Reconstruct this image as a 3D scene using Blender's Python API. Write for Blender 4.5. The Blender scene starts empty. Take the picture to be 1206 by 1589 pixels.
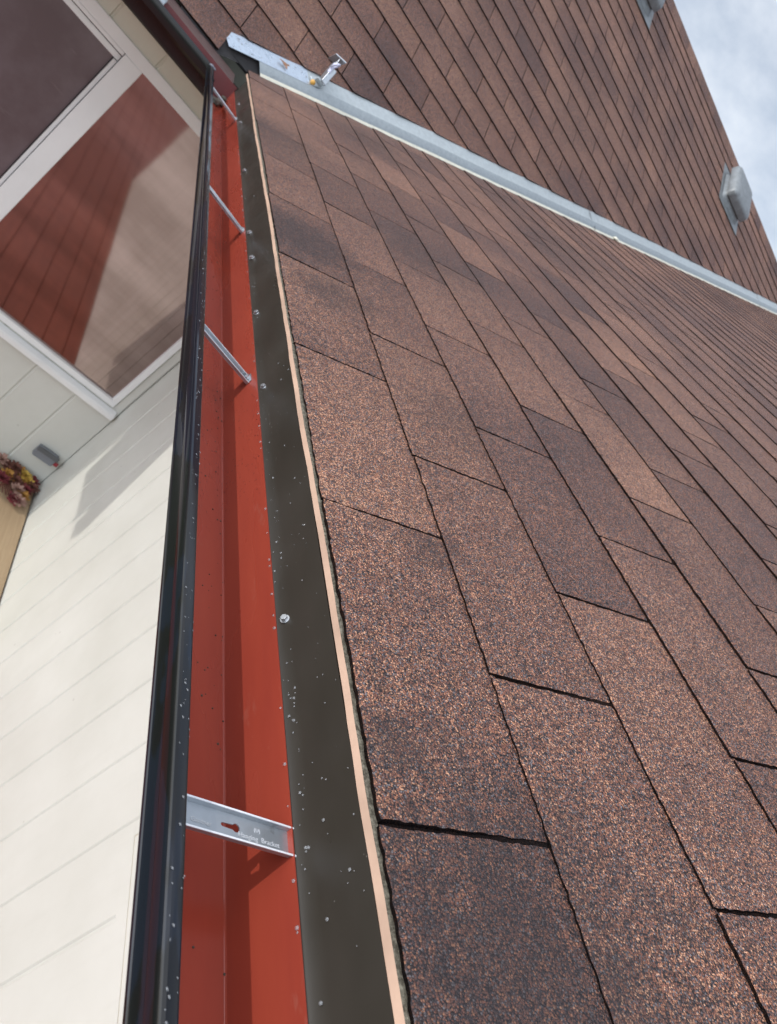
import bpy, bmesh, math, random
from mathutils import Vector, Matrix
random.seed(7)
C = bpy.context.scene
COL = C.collection
ZC = 2.9                                     # height of the lens above the lawn

def P(x, u, z):
    """x along the long gutter, u towards the roof, z up from lens height"""
    return Vector((x, -u, z + ZC))

# ------------------------------------------------------------------ camera
cam_d = bpy.data.cameras.new('camera')
cam = bpy.data.objects.new('camera', cam_d); COL.objects.link(cam)
RIGHT = Vector(((-0.17285684, -0.59784712, 0.78275113))); DOWN = Vector(((-0.61925366, -0.55203035, -0.55837925))); FWD = Vector(((0.76592781, -0.58124118, -0.27479679)))
m = Matrix.Identity(4)
for i in range(3):
    m[i][0] = RIGHT[i]; m[i][1] = -DOWN[i]; m[i][2] = -FWD[i]
m[2][3] = ZC
cam.matrix_world = m
cam_d.sensor_fit = 'VERTICAL'; cam_d.sensor_height = 24.0
cam_d.lens = 1158.3673 / 1589 * 24.0
cam_d.clip_start = 0.01; cam_d.clip_end = 3000
cam_d.dof.use_dof = True; cam_d.dof.focus_distance = 0.62; cam_d.dof.aperture_fstop = 11.0
C.camera = cam

# ------------------------------------------------------------------ sky, sun, exposure
SUN = Vector((0.10, 1.0, 0.495)).normalized()
w = bpy.data.worlds.new('World'); C.world = w; w.use_nodes = True
nt = w.node_tree; N = nt.nodes; L = nt.links
bg = N['Background']; bg.inputs['Strength'].default_value = 0.15
sky = N.new('ShaderNodeTexSky'); sky.sky_type = 'NISHITA'; sky.sun_disc = False
sky.sun_elevation = math.asin(SUN.z); sky.sun_rotation = math.atan2(SUN.x, SUN.y)
sky.air_density = 1.0; sky.dust_density = 0.6; sky.ozone_density = 1.5
tc = N.new('ShaderNodeTexCoord'); mp = N.new('ShaderNodeMapping'); mp.inputs['Scale'].default_value = (1.0, 1.0, 1.7)
L.new(tc.outputs['Generated'], mp.inputs['Vector'])
cn = N.new('ShaderNodeTexNoise'); cn.inputs['Scale'].default_value = 3.2; cn.inputs['Detail'].default_value = 7; cn.inputs['Roughness'].default_value = 0.55
L.new(mp.outputs[0], cn.inputs['Vector'])
cr = N.new('ShaderNodeValToRGB'); cr.color_ramp.elements[0].position = 0.40; cr.color_ramp.elements[1].position = 0.66
cr.color_ramp.elements[0].color = (0.25, 0.25, 0.25, 1); cr.color_ramp.elements[1].color = (0.95, 0.95, 0.95, 1)
L.new(cn.outputs['Fac'], cr.inputs['Fac'])
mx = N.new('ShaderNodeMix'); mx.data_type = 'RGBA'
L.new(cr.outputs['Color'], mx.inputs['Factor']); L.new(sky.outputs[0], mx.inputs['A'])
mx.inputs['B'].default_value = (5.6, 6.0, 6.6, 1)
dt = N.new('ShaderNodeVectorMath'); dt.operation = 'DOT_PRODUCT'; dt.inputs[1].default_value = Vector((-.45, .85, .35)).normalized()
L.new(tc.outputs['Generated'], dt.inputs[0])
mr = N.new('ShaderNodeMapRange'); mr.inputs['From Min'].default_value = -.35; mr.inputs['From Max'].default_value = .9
mr.inputs['To Min'].default_value = 1.0; mr.inputs['To Max'].default_value = 3.4; mr.interpolation_type = 'SMOOTHSTEP'  # brightens clouds out of view, added as fill for the shaded walls
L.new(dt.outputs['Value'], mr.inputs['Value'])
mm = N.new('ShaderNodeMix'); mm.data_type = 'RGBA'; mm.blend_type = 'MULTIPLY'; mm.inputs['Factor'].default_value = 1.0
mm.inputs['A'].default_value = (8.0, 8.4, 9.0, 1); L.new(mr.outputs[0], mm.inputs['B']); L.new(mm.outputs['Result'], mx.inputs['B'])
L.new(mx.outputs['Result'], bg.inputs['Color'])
sl = bpy.data.lights.new('sun', 'SUN'); sl.energy = 2.2; sl.angle = math.radians(0.53); sl.color = (1.0, 0.955, 0.89)
so = bpy.data.objects.new('sun', sl); COL.objects.link(so)
so.rotation_euler = SUN.to_track_quat('Z', 'Y').to_euler(); so.location = (0, 6, 9)
C.view_settings.view_transform = 'Standard'; C.view_settings.look = 'None'
C.view_settings.gamma = 1.0; C.view_settings.exposure = -0.2

# ------------------------------------------------------------------ material helper
class M:
    def __init__(s, name, base=(.5,.5,.5), rough=.5, metal=0.0, spec=.5, coat=0.0):
        s.m = bpy.data.materials.new(name); s.m.use_nodes = True
        s.t = s.m.node_tree; s.b = s.t.nodes['Principled BSDF']
        s.b.inputs['Base Color'].default_value = (*base, 1); s.b.inputs['Roughness'].default_value = rough
        s.b.inputs['Metallic'].default_value = metal; s.b.inputs['Specular IOR Level'].default_value = spec
        s.b.inputs['Coat Weight'].default_value = coat; s.b.inputs['Coat Roughness'].default_value = .04
        s.co = s.n('ShaderNodeTexCoord').outputs['Object']
    def n(s, k, **kw):
        nd = s.t.nodes.new(k)
        for a, v in kw.items():
            if hasattr(nd, a): setattr(nd, a, v)
            else: nd.inputs[a].default_value = v
        return nd
    def l(s, a, b): s.t.links.new(a, b)
    def map(s, scale=(1,1,1), rot=(0,0,0), src=None):
        q = s.n('ShaderNodeMapping'); q.inputs['Scale'].default_value = scale; q.inputs['Rotation'].default_value = rot
        s.l(src or s.co, q.inputs['Vector']); return q.outputs[0]
    def noise(s, scale, detail=4, rough=.5, vec=None):
        q = s.n('ShaderNodeTexNoise'); q.inputs['Scale'].default_value = scale; q.inputs['Detail'].default_value = detail
        q.inputs['Roughness'].default_value = rough; s.l(vec or s.co, q.inputs['Vector']); return q.outputs['Fac']
    def voro(s, scale, vec=None, feature='F1', out='Color'):
        q = s.n('ShaderNodeTexVoronoi'); q.feature = feature; q.inputs['Scale'].default_value = scale
        s.l(vec or s.co, q.inputs['Vector']); return q.outputs[out]
    def ramp(s, fac, stops, interp='LINEAR'):
        q = s.n('ShaderNodeValToRGB'); r = q.color_ramp; r.interpolation = interp
        while len(r.elements) < len(stops): r.elements.new(.5)
        for e, (p, c) in zip(r.elements, stops):
            e.position = p; e.color = (c, c, c, 1) if not isinstance(c, tuple) else (*c, 1)
        s.l(fac, q.inputs['Fac']); return q.outputs['Color']
    def mix(s, fac, a, b, mode='MIX'):
        q = s.n('ShaderNodeMix'); q.data_type = 'RGBA'; q.blend_type = mode
        for v, k in ((fac, 'Factor'), (a, 'A'), (b, 'B')):
            if isinstance(v, (int, float)): q.inputs[k].default_value = v
            elif isinstance(v, tuple): q.inputs[k].default_value = (*v, 1)
            else: s.l(v, q.inputs[k])
        return q.outputs['Result']
    def math(s, op, a, b=0.0):
        q = s.n('ShaderNodeMath'); q.operation = op
        for i, v in enumerate((a, b)):
            if isinstance(v, (int, float)): q.inputs[i].default_value = v
            else: s.l(v, q.inputs[i])
        return q.outputs[0]
    def bump(s, h, strength=.3, dist=.001, nrm=None):
        q = s.n('ShaderNodeBump'); q.inputs['Strength'].default_value = strength; q.inputs['Distance'].default_value = dist
        s.l(h, q.inputs['Height'])
        if nrm: s.l(nrm, q.inputs['Normal'])
        s.l(q.outputs[0], s.b.inputs['Normal']); return q.outputs[0]
    def col(s, c): s.l(c, s.b.inputs['Base Color']); return s
    def rou(s, c): s.l(c, s.b.inputs['Roughness']); return s

def shingle_mat():
    s = M('asphalt_shingle', rough=.6, spec=.35)
    at = s.n('ShaderNodeAttribute'); at.attribute_name = 'tint'
    sp = s.n('ShaderNodeSeparateColor'); s.l(at.outputs['Color'], sp.inputs[0])
    wv = s.map((1, 1, 1)); geo = s.n('ShaderNodeNewGeometry')
    c1 = s.voro(780, wv); se = s.n('ShaderNodeSeparateColor'); s.l(c1, se.inputs[0])
    big = s.noise(2.3, 3, .55, wv)
    mid = s.noise(9, 3, .6, wv)
    tone = s.math('ADD', se.outputs[0], s.math('MULTIPLY', s.math('SUBTRACT', sp.outputs[0], .47), .42))
    tone = s.math('ADD', tone, s.math('MULTIPLY', s.math('SUBTRACT', big, .5), .5))
    base = s.ramp(tone, [(0, (.020,.014,.016)), (.13, (.052,.040,.045)), (.25, (.150,.132,.140)), (.34, (.115,.064,.054)),
                         (.49, (.165,.070,.050)), (.66, (.210,.084,.054)), (.79, (.34,.155,.090)), (.92, (.50,.270,.170))], 'CONSTANT')
    bri = s.math('ADD', .74, s.math('MULTIPLY', sp.outputs[1], .60))
    br2 = s.math('MULTIPLY', bri, s.math('ADD', .72, s.math('MULTIPLY', se.outputs[1], .56)))
    base = s.mix(1.0, base, br2, 'MULTIPLY')
    # asphalt showing between the grains, and bare worn flecks
    gap = s.ramp(s.voro(780, wv, out='Distance'), [(.50, 1.0), (.72, .30)])
    base = s.mix(1.0, base, gap, 'MULTIPLY')
    fleck = s.ramp(s.noise(260, 3, .6, wv), [(.30, .45), (.40, 1.0)])
    clump = s.ramp(s.noise(75, 5, .7, wv), [(.32, .66), (.55, 1.0), (.75, 1.22)])
    base = s.mix(1.0, base, clump, 'MULTIPLY')
    base = s.mix(1.0, base, fleck, 'MULTIPLY')
    # broad damp and soot patches at fixed places on the roof, ragged outlines
    rag = s.noise(26, 8, .78, wv); stain = None
    for c, r, k in ((P(.16,.46,-.22), .19, .66), (P(.30,.415,-.24), .05, .6), (P(1.42,.43,-.23), .17, .62), (P(1.2,.47,-.21), .10, .5), (P(3.1,.80,-.06), .30, .4),
                    (P(2.3,.42,-.23), .25, .4), (P(.9,.62,-.15), .10, .3), (P(1.75,.75,-.10), .22, .35), (P(.56,.50,-.2), .05, .4), (P(3.0,1.7,.35), .5, .3)):
        q = s.n('ShaderNodeVectorMath'); q.operation = 'DISTANCE'; s.l(geo.outputs['Position'], q.inputs[0]); q.inputs[1].default_value = c
        d = s.math('ADD', s.math('DIVIDE', q.outputs['Value'], r), s.math('MULTIPLY', s.math('SUBTRACT', rag, .5), 2.2))
        v = s.ramp(d, [(.25, k), (1.0, 0.0)])
        stain = v if stain is None else s.math('MAXIMUM', stain, v)
    st2 = s.math('MULTIPLY', s.ramp(s.noise(1.6, 4, .6, wv), [(.52, 0.), (.72, .35)]), s.ramp(rag, [(.35, .4), (.7, 1.)]))
    stain = s.math('MAXIMUM', stain, st2)
    base = s.mix(stain, base, (.020,.015,.017))
    und = s.n('ShaderNodeMix'); und.data_type = 'RGBA'
    base = s.mix(sp.outputs[2], base, (.006,.005,.005))
    s.l(s.math('MULTIPLY', s.math('SUBTRACT', 1.0, sp.outputs[2]), .35), s.b.inputs['Specular IOR Level'])
    s.col(base)
    hgt = s.voro(780, wv, out='Distance')
    hh = s.math('SUBTRACT', s.math('MULTIPLY', se.outputs[2], .7), hgt)
    s.bump(hh, .75, .0011)
    s.rou(s.ramp(se.outputs[1], [(0, .30), (.2, .62), (1, .85)]))
    return s.m

def paint(name, base, rough, var=.12, scale=6, metal=0, spec=.5, coat=0, bumpy=0):
    s = M(name, base, rough, metal, spec, coat)
    n = s.noise(scale, 5, .6)
    s.col(s.mix(s.ramp(n, [(.3, 0.0), (.7, 1.0)]), tuple(c*(1-var) for c in base), tuple(min(1, c*(1+var)) for c in base)))
    if bumpy: s.bump(s.noise(scale*6, 3), bumpy, .002)
    return s.m

def gutter_red():
    s = M('terracotta_enamel', (.4,.07,.035), .34, spec=.5)
    v = s.map((.6, 4, 4)); n = s.noise(5, 5, .6, v)
    c = s.mix(s.ramp(n, [(.3, 0.), (.7, 1.)]), (.245,.038,.024), (.30,.050,.028))
    st = s.ramp(s.noise(38, 4, .7, s.map((.35, 1, 1))), [(.64, 0.), (.74, 1.)])
    c = s.mix(s.math('MULTIPLY', st, .35), c, (.30,.12,.09))
    d = s.voro(150, out='Distance'); q = s.n('ShaderNodeVectorMath'); q.operation = 'DISTANCE'; geo = s.n('ShaderNodeNewGeometry'); s.l(geo.outputs['Position'], q.inputs[0]); q.inputs[1].default_value = P(1.0, .33, -.378)
    gate = s.ramp(s.math('ADD', q.outputs['Value'], s.math('MULTIPLY', s.noise(30, 3), .25)), [(.40, 1.), (.52, 0.)])
    drop = s.math('MULTIPLY', s.ramp(d, [(.10, 1.), (.22, 0.)]), gate)
    c = s.mix(s.math('MULTIPLY', drop, .7), c, (.07,.012,.010))
    s.col(c); s.rou(s.ramp(s.noise(5, 4, .6, s.map((.4, 2, 2))), [(.45, .13), (.62, .36)])); s.bump(drop, .4, .0008); return s.m

def gutter_black():
    s = M('gloss_black_enamel', (.004,.004,.005), .10, spec=.45)
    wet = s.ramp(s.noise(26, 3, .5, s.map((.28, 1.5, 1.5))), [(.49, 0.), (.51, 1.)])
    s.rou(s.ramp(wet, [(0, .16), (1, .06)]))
    c = s.mix(wet, (.004,.004,.005), (.006,.008,.014)); s.col(c)  # navy tint on the wet patches paints in the sky's reflection
    s.bump(s.noise(60, 3, .5, s.map((.3, 1, 1))), .06, .001)
    return s.m

def white_siding(name='white_siding_paint', base=(.60,.605,.565)):
    s = M(name, base, .48)
    n = s.noise(1.7, 5, .6); g = s.noise(30, 5, .65, s.map((1, 1, .12)))
    c = s.mix(s.ramp(n, [(.35, 0.), (.7, 1.)]), tuple(a*b for a, b in zip(base, (.86,.86,.84))), base)
    c = s.mix(s.math('MULTIPLY', s.ramp(g, [(.55, 0.), (.75, 1.)]), .10), c, (.38,.38,.33))
    sp = s.ramp(s.voro(9, out='Distance'), [(.035, 1.), (.05, 0.)])
    c = s.mix(s.math('MULTIPLY', sp, .35), c, (.25,.24,.2))
    s.col(c); s.bump(g, .12, .002); return s.m

def deck_mat(name, c0, c1):
    s = M(name, c0, .55)
    v = s.map((.9, 14, 14)); n = s.noise(4, 6, .65, v); bigt = s.noise(1.3, 3)
    c = s.mix(s.ramp(n, [(.3, 0.), (.7, 1.)]), c0, c1)
    c = s.mix(s.math('MULTIPLY', s.ramp(bigt, [(.5, 0.), (.7, 1.)]), .35), c, tuple(a*.45 for a in c0))
    s.col(c); s.bump(n, .25, .002); return s.m

def galv(name='galvanised_steel', base=(.55,.60,.64), rough=.38, dirt=.0, metal=.85):
    s = M(name, base, rough, metal)
    n = s.noise(60, 4, .6); c = s.mix(s.ramp(n, [(.3, 0.), (.7, 1.)]), tuple(a*.85 for a in base), base)
    if dirt:
        d = s.ramp(s.noise(75, 4, .7), [(.60, 0.), (.66, 1.)]); c = s.mix(s.math('MULTIPLY', d, dirt), c, (.10,.075,.055))
    s.col(c); s.rou(s.ramp(s.noise(25, 4), [(.3, rough*.8), (.7, rough*1.25)])); s.bump(s.noise(12, 3), .10, .004); return s.m

MS = shingle_mat()
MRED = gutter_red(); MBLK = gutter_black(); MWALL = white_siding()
MCREAM = white_siding('cream_siding_paint', (.62,.61,.52))
MCREAM2 = paint('beige_caulk', (.50,.44,.33), .6, .1, 30)
MTRIM = paint('white_trim_vinyl', (.72,.73,.72), .35, .05, 3)
MGASKET = paint('black_gasket', (.015,.015,.016), .5)
MPEACH = paint('primed_board_edge', (.50,.335,.25), .6, .18, 14, bumpy=.2)
MMOSS = M('mossy_board_top', (.20,.19,.13), .9)
MMOSS.col(MMOSS.mix(MMOSS.ramp(MMOSS.noise(260, 5, .7), [(.4, 0.), (.7, 1.)]), (.045,.038,.026), (.20,.18,.14))); MMOSS.bump(MMOSS.noise(400, 3), .6, .002); MMOSS = MMOSS.m
MFLASH = M('dark_brown_flashing', (.05,.043,.034), .36, spec=.38)
_s = MFLASH
_c = _s.mix(_s.ramp(_s.noise(3, 4, .6, _s.map((1, 3, 3))), [(.3, 0.), (.7, 1.)]), (.026,.022,.017), (.037,.031,.025))
_sp = _s.ramp(_s.voro(170, out='Distance'), [(.04, 1.), (.09, 0.)]); _gate = _s.ramp(_s.noise(7, 3), [(.60, 0.), (.66, 1.)])
_c = _s.mix(_s.math('MULTIPLY', _s.math('MULTIPLY', _sp, _gate), .8), _c, (.35,.34,.31)); _s.col(_c)
_s.rou(_s.ramp(_s.noise(9, 4), [(.3, .24), (.7, .46)])); _s.bump(_s.noise(7, 3, .5, _s.map((.6, 1, 1))), .35, .006); MFLASH = _s.m
MGALV = galv('galvanised_steel', (.50,.54,.58), .34, .25); MVAL = galv('valley_zinc', (.50,.545,.56), .42, .10, .7); MVALD = galv('valley_zinc_litter_sky_tint', (.58,.66,.76), .30, .65, .8)  # the littered zinc's bluer, brighter base paints in a sky reflection
MVALF = galv('valley_zinc_side_shaded', (.37,.41,.43), .5, .2, .6)  # darker copy of the valley zinc, the tilted band's shade painted in
MBRIGHT = galv('bright_screw', (.55,.56,.58), .30, .2, .9)
MFELT = paint('black_roof_felt', (.014,.013,.014), .8, .3, 40)
MDEBR = paint('wet_silt', (.05,.042,.03), .5, .5, 120, bumpy=.6)
MEDGE = galv('bright_rim_metal', (.85,.86,.9), .45, .12, .35)  # brighter metal for the thin flange rims
MVENT = paint('weathered_vent_metal', (.185,.20,.21), .45, .25, 20, metal=.35)
MVIN = paint('vent_interior', (.01,.01,.01), .8)
MDECK = deck_mat('red_deck_stain', (.21,.052,.030), (.29,.080,.045))
MTAN = deck_mat('worn_tan_wood', (.36,.25,.15), (.46,.34,.21))
MGREY = paint('grey_outlet_plastic', (.17,.18,.20), .45, .06)
MPLUG = paint('red_plug', (.25,.02,.03), .4)
MLEAF = paint('dry_leaf', (.28,.15,.09), .8, .25, 60)
MSEAL = paint('pale_sealant', (.62,.60,.50), .5, .1, 40)
MLETTER = paint('pale_stamped_lettering', (.50,.51,.53), .5)
def glass_mat():
    s = M('tinted_reflective_glass', (.34,.265,.245), .045, 1.0)
    k = s.ramp(s.noise(3.0, 4, .6, s.map((1, .35, 1.6), (.75, 0, 0))), [(.38, 0.), (.66, 1.)])
    s.col(s.mix(k, (.28,.215,.198), (.41,.325,.305)))  # soft streaks of the reflection painted into the glass tint
    s.bump(s.noise(1.6, 2), .045, .02); return s.m
def screen_mat():
    s = M('dark_mauve_pane', (.060,.040,.043), .30, 0, .7)  # dull mauve tone with soft paler streaks
    n = s.noise(3.5, 5, .6, s.map((1, 1, 1), (0.5, 0, 0)))
    c = s.mix(s.ramp(n, [(.40, 0.), (.68, 1.)]), (.085,.060,.064), (.135,.108,.116))
    k = s.ramp(s.noise(22, 3, .5, s.map((1, .25, 1.5), (.9, 0, 0))), [(.66, 0.), (.76, 1.)])
    s.col(s.mix(s.math('MULTIPLY', k, .30), c, (.28,.25,.25))); return s.m
MGLASS = glass_mat(); MPANE = screen_mat()

# ------------------------------------------------------------------ object helpers
def link(o, parent=None):
    COL.objects.link(o)
    if parent is not None: o.parent = parent
    return o
def empty(name, loc, label, cat, group=None):
    o = bpy.data.objects.new(name, None); o.empty_display_size = .05; o.location = loc; COL.objects.link(o)
    o['label'] = label; o['category'] = cat
    if group: o['group'] = group
    return o
def tag(o, label, cat, group=None):
    o['label'] = label; o['category'] = cat
    if group: o['group'] = group
    return o
def build(name, bm, mats, parent=None, smooth=False, autos=None):
    me = bpy.data.meshes.new(name)
    org = Vector((0, 0, 0)); q = parent
    while q is not None: org += q.location; q = q.parent
    bmesh.ops.transform(bm, matrix=Matrix.Translation(-org), verts=bm.verts)
    bm.normal_update()
    if smooth:
        for f in bm.faces: f.smooth = True
        for e in bm.edges:
            if len(e.link_faces) == 2 and e.calc_face_angle(0) > math.radians(autos or 35): e.smooth = False
    bm.to_mesh(me); bm.free()
    for mt in (mats if isinstance(mats, (list, tuple)) else [mats]): me.materials.append(mt)
    return link(bpy.data.objects.new(name, me), parent)
def NB(): return bmesh.new()
def hexa(bm, pts, mi=0):
    v = [bm.verts.new(p) for p in pts]
    fs = [bm.faces.new([v[i] for i in f]) for f in ((0,3,2,1),(4,5,6,7),(0,1,5,4),(1,2,6,5),(2,3,7,6),(3,0,4,7))]
    for f in fs: f.material_index = mi
    return v, fs
def box(bm, x0, x1, u0, u1, z0, z1, mi=0):
    return hexa(bm, [P(x0,u0,z0),P(x1,u0,z0),P(x1,u1,z0),P(x0,u1,z0),P(x0,u0,z1),P(x1,u0,z1),P(x1,u1,z1),P(x0,u1,z1)], mi)
def fix(bm): bmesh.ops.recalc_face_normals(bm, faces=bm.faces)
def bevel(bm, w, seg=2):
    bmesh.ops.bevel(bm, geom=list(bm.edges), offset=w, segments=seg, affect='EDGES', clamp_overlap=True)
def frame_box(bm, o, ax, ay, az, sx, sy, sz, mi=0):
    """box centred at o along unit axes ax ay az"""
    pts = []
    for k in (-1, 1):
        for (i, j) in ((-1,-1),(1,-1),(1,1),(-1,1)):
            pts.append(o + ax*(i*sx/2) + ay*(j*sy/2) + az*(k*sz/2))
    return hexa(bm, pts, mi)
def sheet_profile(bm, prof, a0, a1, fn, t, n=1, mi=0, wob=0):
    """extrude an open polyline profile (list of 2-D) as a sheet of thickness t; fn(s, p) -> point"""
    offs = []
    for i, p in enumerate(prof):
        p0 = prof[max(i-1, 0)]; p1 = prof[min(i+1, len(prof)-1)]
        d = (p1[0]-p0[0], p1[1]-p0[1]); l = math.hypot(*d) or 1
        offs.append((p[0]-d[1]/l*t, p[1]+d[0]/l*t))
    rows = []
    for k in range(n+1):
        s = a0 + (a1-a0)*k/n
        rr = []
        for q in (prof, offs):
            rr.append([bm.verts.new(fn(s, (p[0]+(random.uniform(-wob, wob) if wob else 0), p[1]))) for p in q])
        rows.append(rr)
    for k in range(n):
        A, B = rows[k], rows[k+1]
        for i in range(len(prof)-1):
            for lay in (0, 1):
                f = bm.faces.new([A[lay][i], A[lay][i+1], B[lay][i+1], B[lay][i]]); f.material_index = mi
        for i in (0, len(prof)-1):
            f = bm.faces.new([A[0][i], A[1][i], B[1][i], B[0][i]]); f.material_index = mi
    for rr in (rows[0], rows[-1]):
        for i in range(len(prof)-1):
            f = bm.faces.new([rr[0][i], rr[0][i+1], rr[1][i+1], rr[1][i]]); f.material_index = mi
    fix(bm)
def tube(bm, pts, r, n=8, closed=False):
    rings = []
    m_ = len(pts)
    for i, p in enumerate(pts):
        a = pts[(i-1) % m_] if closed or i > 0 else p; b = pts[(i+1) % m_] if closed or i < m_-1 else p
        d = (b-a).normalized(); x = d.orthogonal().normalized()
        if rings:
            x = (px - d*px.dot(d)).normalized()
        px = x; y = d.cross(x)
        rr = r[i] if isinstance(r, list) else r
        rings.append([bm.verts.new(p + x*math.cos(t)*rr + y*math.sin(t)*rr) for t in [2*math.pi*j/n for j in range(n)]])
    for i in range(m_ if closed else m_-1):
        A, B = rings[i], rings[(i+1) % m_]
        for j in range(n): bm.faces.new([A[j], A[(j+1) % n], B[(j+1) % n], B[j]])
    if not closed: bm.faces.new(rings[0][::-1]); bm.faces.new(rings[-1])
def cyl(bm, o, ax, r, h, n=12, r2=None):
    tube(bm, [o, o+ax*h], [r, r if r2 is None else r2], n)

# ------------------------------------------------------------------ geometry constants
TA = math.tan(math.radians(24.16)); PA = math.radians(24.16)
PB = math.radians(36.0); TB = math.tan(PB)
EA = .143; EB = .1645                         # shingle exposures
UA, ZA = .3862, -.2514                        # eave edge of the near slope (u, z)
XB, ZB = 3.105, -.2852                        # eave edge of the far slope (x, z)
UW = 1.08; XW = 3.34; ZD = -2.41              # near wall plane, far wall plane, deck
X0 = -2.3                                     # near end of house behind the lens
UL = -2.10                                    # left end of far roof
XR = XB + (2.48-ZB)/TB                        # ridge of far roof
URA = 7.6                                     # ridge of near roof
C1 = Vector(P(XB + (ZA-ZB)/TB, UA, ZA))       # valley line start
DV = (P(TA/TB, 1, TA) - P(0, 0, 0)).normalized()

# ------------------------------------------------------------------ ground, deck
bm = NB()
g = 3
for (a, b, c, d) in [(-900, 900, -900, 900)]:
    v = [bm.verts.new(p) for p in (Vector((a, c, 0)), Vector((b, c, 0)), Vector((b, d, 0)), Vector((a, d, 0)))]; bm.faces.new(v)
s = M('lawn', (.05,.075,.025), .9)
s.col(s.mix(s.ramp(s.noise(1.4, 6, .65), [(.35, 0.), (.7, 1.)]), (.035,.055,.018), (.085,.10,.04)))
o = build('ground', bm, s.m); o['kind'] = 'structure'
bm = NB()
yb = -4.2; k = 0
while yb < 4.8:
    u1 = yb + .138
    if yb < UW - .004 < u1: u1 = UW - .004; nxt = UW + .002
    else: nxt = None
    xe = XW-.004 if yb < UW-.01 else X0-.02
    hexa(bm, [P(-16,yb,ZD-.03),P(xe,yb,ZD-.03),P(xe,u1,ZD-.03),P(-16,u1,ZD-.03),
              P(-16,yb,ZD),P(xe,yb,ZD),P(xe,u1,ZD),P(-16,u1,ZD)])
    yb = nxt if nxt else yb + .144
for x in (-7.4, -5, -2.5, 0, 2.4):           # joists / posts below
    box(bm, x, x+.09, -4.2, UW-.01, ZD-.20, ZD-.031)
    for u in (-4.1, -1.6, .9): box(bm, x, x+.09, u, u+.09, -ZC-.05, ZD-.2)
o = build('deck', bm, MDECK); o['kind'] = 'structure'
bm = NB(); hexa(bm, [P(2.15,.28,ZD+.002),P(XW-.012,.28,ZD+.002),P(XW-.012,UW-.008,ZD+.002),P(2.15,UW-.008,ZD+.002),
                     P(2.15,.28,ZD+.018),P(XW-.012,.28,ZD+.018),P(XW-.012,UW-.008,ZD+.018),P(2.15,UW-.008,ZD+.018)]); bevel(bm, .003, 1)
tag(build('wooden_board', bm, MTAN), 'worn tan wooden board lying at the foot of the white walls under the flowers', 'board')

# ------------------------------------------------------------------ house
house = empty('house', P(0, UW, -ZC), 'white panelled house with two brown shingled roof slopes meeting in a metal valley', 'house')

# near wall: vertical boards with grooves, facing the deck (-u)
def boards_u(bm, xs, z0, z1, t=.02, g=.0035):
    """boards in the plane u=UW between groove positions xs"""
    for a, b in zip(xs[:-1], xs[1:]):
        a2, b2 = a+g, b-g
        v = [P(a2,UW+.004,z0),P(a2+.004,UW,z0),P(b2-.004,UW,z0),P(b2,UW+.004,z0)]
        lo = [bm.verts.new(p) for p in v]; hi = [bm.verts.new(p + Vector((0,0,z1-z0))) for p in v]
        for i in range(3): bm.faces.new([lo[i], lo[i+1], hi[i+1], hi[i]])
GX = [ .803 + .2094*i for i in range(-22, 13)]
GX = [x for x in GX if x < XW-.03] + [XW+.004]
GX = [X0] + [x for x in GX if x > X0+.03]
bm = NB()
zs = -1.408                                   # foot of the window casing in this wall
boards_u(bm, GX, ZD-.2, -.36)
hexa(bm, [P(X0,UW+.0045,ZD-.25),P(XW+.2,UW+.0045,ZD-.25),P(XW+.2,UW+.14,ZD-.25),P(X0,UW+.14,ZD-.25),
          P(X0,UW+.0045,-.2),P(XW+.2,UW+.0045,-.2),P(XW+.2,UW+.14,-.2),P(X0,UW+.14,-.2)])
fix(bm); build('wall', bm, MWALL, house)
# far wall with the window: boards in plane x=XW
WU0, WU1, WZ0, WZ1 = -1.30, 1.030, -1.765, -.527   # window opening (outer trim)
bm = NB()
gu = [UW - .2094*i for i in range(0, 14)]
gu = [u for u in gu if u > -1.5]; gu = gu[::-1]; gu = [-1.52] + gu; gu[-1] = UW+.004
def boards_x(bm, us, z0, z1):
    for a, b in zip(us[:-1], us[1:]):
        a2, b2 = a+.003, b-.003
        if b2-a2 < .012: continue
        v = [P(XW+.004,a2,z0),P(XW,a2+.004,z0),P(XW,b2-.004,z0),P(XW+.004,b2,z0)]
        lo = [bm.verts.new(p) for p in v]; hi = [bm.verts.new(p + Vector((0,0,z1-z0))) for p in v]
        for i in range(3): bm.faces.new([lo[i], lo[i+1], hi[i+1], hi[i]])
boards_x(bm, gu, ZD-.2, WZ0)
hexa(bm, [P(XW+.0045,-1.52,ZD-.25),P(XW+.14,-1.52,ZD-.25),P(XW+.14,UW,ZD-.25),P(XW+.0045,UW,ZD-.25),
          P(XW+.0045,-1.52,WZ0),P(XW+.14,-1.52,WZ0),P(XW+.14,UW,WZ0),P(XW+.0045,UW,WZ0)])
box(bm, XW+.0045, XW+.14, -1.52, WU0, WZ0, WZ1); box(bm, XW+.0045, XW+.14, WU1, UW, WZ0, WZ1)
boards_x(bm, [-1.52, -1.41, WU0], WZ0, WZ1); boards_x(bm, [WU1, UW], WZ0, WZ1)
fix(bm); build('wall', bm, MWALL, house)
bm = NB()                                     # cream panel between the window head and the soffit
gu2 = [-1.52, -1.28, -.86, -.44, -.02, .187, .605, 1.02, UW]
boards_x(bm, gu2, WZ1, -.386)
box(bm, XW+.0045, XW+.14, -1.52, UW, WZ1, -.20)
fix(bm); hp = build('head_panel', bm, MCREAM, house); hp['label'] = 'cream stained wall panel above the window'
bm = NB()                                     # end wall of the far wing + its back, closing the volume
box(bm, XW+.145, 9.9, -1.52, -1.38, -ZC-.02, -.2)
build('wall', bm, MWALL, house)

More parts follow.
